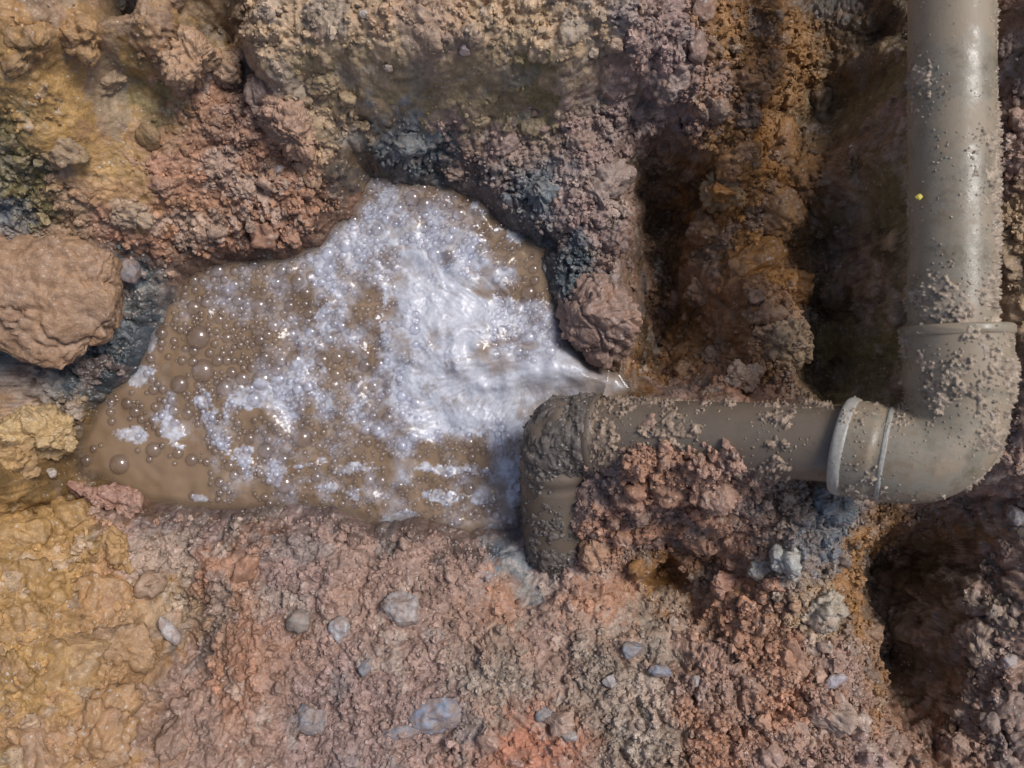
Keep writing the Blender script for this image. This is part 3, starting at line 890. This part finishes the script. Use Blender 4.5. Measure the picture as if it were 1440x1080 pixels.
def put(name, u, v, rx, ry, rz, seed, kind, colour, label, cat, group=None, sub=4, rise=.35, rot=0., z=None):
    p = spot(u, v) if z is None else W(u, v, z)
    s_ = (CAM_H - p[2]) / CAM_H / 1000
    me = lump_mesh(name, sub, (rx * s_, ry * s_, rz * s_), seed, kind)
    me.materials.append(M_stone if kind == 'stone' else M_clod)
    o = link(name, me)
    top = p[2] + rz * s_ * (rise - (.28 if kind != 'stone' else 0))
    q = W(u, v, top)
    o.location = (q[0], q[1], top)
    o.rotation_euler = (random.uniform(-.2, .2), random.uniform(-.2, .2), math.radians(rot))
    o.color = (*colour, 1)
    tag(o, label, cat, group)
    return o

G1 = 'big clods of clay round the pool'
put('clay_clod', 845, 440, 66, 78, 58, 11, 'clod', (.29, .19, .15), 'big crumbly reddish clod at the right end of the pool above the jet', 'clod', G1, 5, .3)
put('clay_clod', 262, 78, 38, 46, 40, 12, 'clod', (.40, .25, .15), 'rounded tan clod near the top left below the ledge corner', 'clod', G1, 5, .4)
put('clay_clod', 318, 97, 25, 27, 26, 13, 'clod', (.36, .23, .145), 'small tan clod touching the right side of the rounded tan one', 'clod', G1, 4, .4)
put('clay_clod', 60, 404, 130, 94, 80, 14, 'smooth', (.32, .195, .115), 'largest brown clod of all, at the left edge beside dark grey clay', 'clod', G1, 5, .5, -12)
put('clay_clod', 408, 172, 36, 52, 40, 15, 'clod', (.38, .235, .16), 'upright reddish clod leaning under the left end of the top ledge', 'clod', G1, 5, .35, 12)
put('clay_clod', 366, 128, 24, 34, 26, 16, 'clod', (.24, .165, .135), 'dark purplish clod in the shaded gap left of the upright reddish one', 'clod', G1, 4, .3)
put('clay_clod', 55, 615, 58, 42, 40, 17, 'clod', (.45, .31, .15), 'pale ochre clod on the brink of the left bank over the pool', 'clod', G1, 5, .3, -10)
put('clay_clod', 150, 700, 58, 26, 30, 18, 'clod', (.38, .215, .16), 'reddish crumbly clod at the lower left corner of the pool', 'clod', G1, 5, .35, -15)
put('clay_clod', 845, 258, 42, 32, 30, 19, 'clod', (.29, .215, .18), 'greyish brown clod jutting over the dark cleft', 'clod', G1, 4, .4, 25)
put('clay_clod', 592, 195, 40, 26, 24, 20, 'clod', (.17, .18, .18), 'blue grey clod above the tip of the pool', 'clod', G1, 4, .3, 10)
put('clay_clod', 760, 270, 18, 26, 18, 21, 'clod', (.15, .17, .18), 'small blue grey clod above the right shore of the pool', 'clod', G1, 4, .35)
put('clay_clod', 1003, 155, 24, 21, 22, 22, 'clod', (.33, .23, .17), 'round brown clod perched over the dark cleft at top right', 'clod', G1, 4, .5)
put('clay_clod', 1112, 478, 40, 38, 34, 23, 'clod', (.36, .25, .15), 'tan crumbly clod beside the dark slot above the cross pipe', 'clod', G1, 5, .35)
put('clay_clod', 1046, 530, 26, 20, 20, 24, 'clod', (.36, .25, .18), 'small pale brown clod lying above the cross pipe', 'clod', G1, 4, .4)
put('clay_clod', 1020, 270, 34, 30, 30, 25, 'clod', (.37, .235, .11), 'orange brown clod on the rib between cleft and pipe', 'clod', G1, 4, .35)
put('clay_clod', 1175, 712, 36, 32, 30, 26, 'clod', (.20, .225, .235), 'blue grey clay clod wedged under the elbow socket', 'clod', G1, 5, .35)
put('clay_clod', 1105, 788, 24, 23, 20, 27, 'smooth', (.40, .40, .37), 'pale grey round clod below the cross pipe', 'clod', G1, 4, .5)
put('clay_clod', 1070, 800, 18, 17, 16, 28, 'smooth', (.37, .35, .30), 'smaller pale clod left of the pale grey round one', 'clod', G1, 4, .45)
put('clay_clod', 1020, 822, 21, 23, 20, 29, 'clod', (.37, .20, .14), 'round red clod at the right end of the hollow under the pipe', 'clod', G1, 4, .5)
put('clay_clod', 1089, 822, 16, 13, 14, 30, 'smooth', (.38, .20, .13), 'small red clod just below the pale grey round one', 'clod', G1, 4, .5)
put('clay_clod', 1157, 856, 32, 28, 24, 31, 'clod', (.37, .31, .24), 'tan grey clod on the slope left of the dark pit', 'clod', G1, 4, .4)
put('clay_clod', 940, 112, 34, 38, 32, 32, 'clod', (.29, .21, .18), 'purplish clod hanging at the right end of the top ledge', 'clod', G1, 4, .35)
put('clay_clod', 1378, 905, 30, 36, 30, 33, 'clod', (.33, .24, .18), 'brown crumbly clod on the right rim of the dark pit', 'clod', G1, 4, .3)
G2 = 'stones and chips in the soil'
put('stone', 838, 777, 24, 27, 22, 41, 'smooth', (.38, .215, .13), 'round orange brown stone lying at the foot of the pipe end', 'stone', G2, 4, .75)
put('stone', 563, 860, 30, 29, 16, 42, 'stone', (.42, .40, .39), 'pale grey stone set in the lower bank, largest of the pale ones', 'stone', G2, 4, .05)
put('stone', 237, 886, 10, 25, 11, 43, 'stone', (.60, .60, .60), 'long white stone chip in the crevice of the lower left bank', 'stone', G2, 3, .9, 35)
put('stone', 1176, 957, 21, 9, 5, 44, 'stone', (.44, .43, .50), 'flat lavender grey flake left of the dark pit', 'stone', G2, 3, 1.2, 12)
put('stone', 608, 1003, 46, 27, 16, 45, 'stone', (.20, .26, .36), 'blue grey clay smear shaped as a stone near the bottom edge, largest of the blue ones', 'stone', G2, 4, -.05, 8)  # a smear of clay, modelled as an embedded stone
put('stone', 566, 1028, 36, 13, 10, 46, 'stone', (.18, .215, .265), 'narrow blue sliver below left of the largest blue stone', 'stone', G2, 3, -.05, 12)
put('stone', 440, 1016, 30, 23, 14, 47, 'stone', (.15, .175, .215), 'dark blue stone near the bottom left with a broken edge', 'stone', G2, 4, .0, -10)
put('stone', 764, 1006, 13, 12, 9, 48, 'stone', (.17, .22, .25), 'small square blue stone right of the largest blue one', 'stone', G2, 3, .5)
put('stone', 422, 874, 20, 17, 12, 49, 'stone', (.24, .235, .21), 'grey squarish stone left of the pale grey one', 'stone', G2, 3, .5, 10)
put('stone', 478, 886, 17, 20, 12, 50, 'stone', (.52, .54, .58), 'whitish stone between the grey squarish one and the pale grey one', 'stone', G2, 3, .4)
put('stone', 514, 938, 9, 18, 9, 51, 'stone', (.22, .28, .34), 'small upright blue chip below the whitish stone', 'stone', G2, 3, .5, -20)
put('stone', 888, 914, 22, 13, 9, 52, 'stone', (.19, .235, .29), 'blue grey chip on the right part of the lower bank', 'stone', G2, 3, .5, 10)
put('stone', 929, 944, 18, 8, 7, 53, 'stone', (.18, .24, .33), 'thin blue chip at the lower right of the blue grey chip', 'stone', G2, 3, .5, -15)
put('stone', 861, 957, 15, 12, 10, 54, 'stone', (.52, .50, .48), 'white pebble below the blue grey chip', 'stone', G2, 3, .5)
put('stone', 800, 1036, 13, 9, 8, 55, 'stone', (.42, .42, .42), 'small pale grey pebble below the square blue stone', 'stone', G2, 3, .5)
put('stone', 1430, 724, 13, 16, 12, 56, 'stone', (.50, .49, .48), 'pale stone at the right edge beside the elbow', 'stone', G2, 3, .4)
put('stone', 1420, 930, 13, 11, 9, 57, 'stone', (.42, .42, .43), 'grey pebble in the right bank beside the dark pit', 'stone', G2, 3, .5)
put('stone', 390, 238, 9, 8, 7, 58, 'stone', (.48, .42, .38), 'pale pebble below the upright reddish clod', 'stone', G2, 3, .7)
put('stone', 513, 20, 9, 8, 7, 59, 'stone', (.72, .67, .60), 'white pebble on top of the ledge near the top edge', 'stone', G2, 3, .6)
put('stone', 546, 94, 8, 7, 7, 60, 'stone', (.44, .38, .30), 'small tan pebble stuck to the face of the top ledge', 'stone', G2, 3, .7)
put('stone', 653, 68, 8, 12, 7, 61, 'stone', (.27, .25, .30), 'slate coloured chip set in the face of the top ledge', 'stone', G2, 3, .4)
put('stone', 66, 507, 11, 11, 9, 62, 'smooth', (.36, .22, .12), 'small orange brown stone in the grey clay under the largest brown clod', 'stone', G2, 3, .7)
put('stone', 182, 380, 19, 22, 14, 63, 'stone', (.12, .15, .20), 'dark blue stone between the largest clod and the red slope', 'stone', G2, 3, .4)
put('stone', 72, 665, 8, 8, 7, 64, 'stone', (.60, .55, .48), 'tiny white pebble on the face of the left bank', 'stone', G2, 3, .7)
put('stone', 978, 958, 8, 11, 8, 65, 'stone', (.52, .50, .47), 'small whitish pebble in crumbly soil right of the white pebble', 'stone', G2, 3, .6)

# yellow chip stuck to the upright pipe
pz = .288
me = lump_mesh('plastic_chip', 3, (.0042, .0036, .002), 71, 'stone'); me.materials.append(M_yellow)
o = link('plastic_chip', me)
q = W(1292, 277, .310); o.location = (q[0], q[1], .3115)
tag(o, 'tiny bright yellow chip stuck to the left side of the upright pipe', 'chip')

# ------------------------------------------------------------------ loose clods: the larger ones each an object, the crumbs one mass
shapes = []
for k_ in range(10):
    m = lump_mesh('clod', 3, (.011, .010 + .002 * random.random(), .009), 80 + k_, 'clod')
    m.materials.append(M_clod)
    shapes.append(m)
inside = (PG[:, 0] > -.64) & (PG[:, 0] < .655) & (PG[:, 1] > -.555) & (PG[:, 1] < .53) & (sd > .012)
pu = PG[:, 0] * 1200 / (CAM_H - PG[:, 2]) + 720; pv = 540 - PG[:, 1] * 1200 / (CAM_H - PG[:, 2])
seen = inside & (pu > 4) & (pu < 1436) & (pv > 4) & (pv < 1076) & (nrm[:, 2] > .45)
wgt = np.where(seen, np.clip(crumb - .35, 0, 2) ** 2, 0)
wgt /= wgt.sum()
pick = rng.choice(len(PG), 215, replace=False, p=wgt)
for i in pick:
    m = shapes[rng.integers(len(shapes))]
    o = link('clod', m, None, ground)
    sc_ = float(np.clip(.75 * math.exp(rng.normal() * .42), .4, 2.0))
    o.scale = (sc_, sc_ * rng.uniform(.8, 1.2), sc_)
    o.rotation_euler = tuple(rng.uniform(0, 6.28, 3))
    o.location = PG[i] + nrm[i] * .003 * sc_
    o.color = (*np.clip(colr[i] * rng.uniform(.9, 1.2), 0, 1), 1)
blocks = [lump_mesh('clod', 4, (.034, .031, .027), 120 + k_, 'clod') for k_ in range(8)]
for m in blocks: m.materials.append(M_clod)
BL = """100 735 46;58 830 58;140 835 38;182 905 42;92 930 56;205 1000 40;30 965 48;135 1030 50;40 745 44;160 775 30;20 650 40;25 880 40;70 1060 50;235 1050 36
1000 60 30;1050 110 36;1092 200 42;1040 232 34;1104 300 46;1060 372 42;1000 330 30;1122 405 34;985 420 26;1090 90 30;1130 240 30;1150 150 34;1075 440 30;960 520 22;1010 500 24
300 172 26;232 255 30;455 118 24;340 265 22;180 300 28;90 210 34;40 60 40;110 40 36;150 120 28;430 230 24;280 330 22
700 205 28;640 245 20;820 205 28;792 305 22;862 335 26;905 155 26;750 180 22;670 170 18;880 250 24;840 390 18
1050 882 26;1112 935 28;1000 925 22;1180 1005 30;1222 895 30;1150 765 24;1060 960 22;1120 1040 28;1250 1050 30;940 1020 20;880 700 26;940 690 30;1000 700 26;1060 720 28;900 750 22;985 760 26
1415 60 24;1420 160 28;1412 260 26;1425 360 30;1420 640 26;1425 780 30;1410 880 28;1425 1000 32;1350 1050 28"""
for q_ in BL.replace('\n', ';').split(';'):
    u, v, r = (float(t) for t in q_.split())
    p = spot(u, v)
    i = iyf(p[1]) * NX + ixf(p[0])
    o = link('clod', blocks[rng.integers(8)], None, ground)
    k_ = r / 34 * (CAM_H - p[2]) / CAM_H * 1.05
    o.scale = (k_ * rng.uniform(.85, 1.2), k_ * rng.uniform(.85, 1.2), k_ * .9)
    o.rotation_euler = (rng.uniform(-.5, .5), rng.uniform(-.5, .5), rng.uniform(0, 6.28))
    o.location = Vector(p) - Vector(nrm[i]) * .010 * k_
    cl_ = colr[max(0, i - 3):i + 4].mean(0)
    o.color = (*np.clip(cl_ * rng.uniform(.92, 1.12), 0, 1), 1)
vs, fs, cs, base_i = [], [], [], 0
for sub, NC, mean in ((1, 5000, .0030), (0, 18000, .0017)):
    V1, F1 = ico(sub)
    pick = rng.choice(len(PG), NC, replace=False, p=wgt)
    size = np.clip(mean * np.exp(rng.normal(size=NC) * .38), .0009, .0065).astype(np.float32)
    jit = (1 + .28 * rng.normal(size=(NC, len(V1), 1)).clip(-1.6, 1.6)).astype(np.float32)
    VV = V1[None] * jit * size[:, None, None] * rng.uniform(.7, 1.3, (NC, 1, 3)).astype(np.float32) + (PG[pick] + nrm[pick].astype(np.float32) * size[:, None] * .4)[:, None, :]
    fs.append((F1[None] + (np.arange(NC) * len(V1))[:, None, None] + base_i).reshape(-1, 3))
    base_i += NC * len(V1)
    vs.append(VV.reshape(-1, 3))
    cs.append(np.repeat(np.clip(colr[pick] * rng.uniform(.8, 1.3, (NC, 1)), .02, .8), len(V1), 0))
cr = link('soil_crumbs', mesh_np('soil_crumbs', np.concatenate(vs), np.concatenate(fs), False, np.concatenate(cs)), M_soil)
tag(cr, 'loose crumbs of reddish soil scattered over the dug banks', 'soil crumbs', kind='stuff')
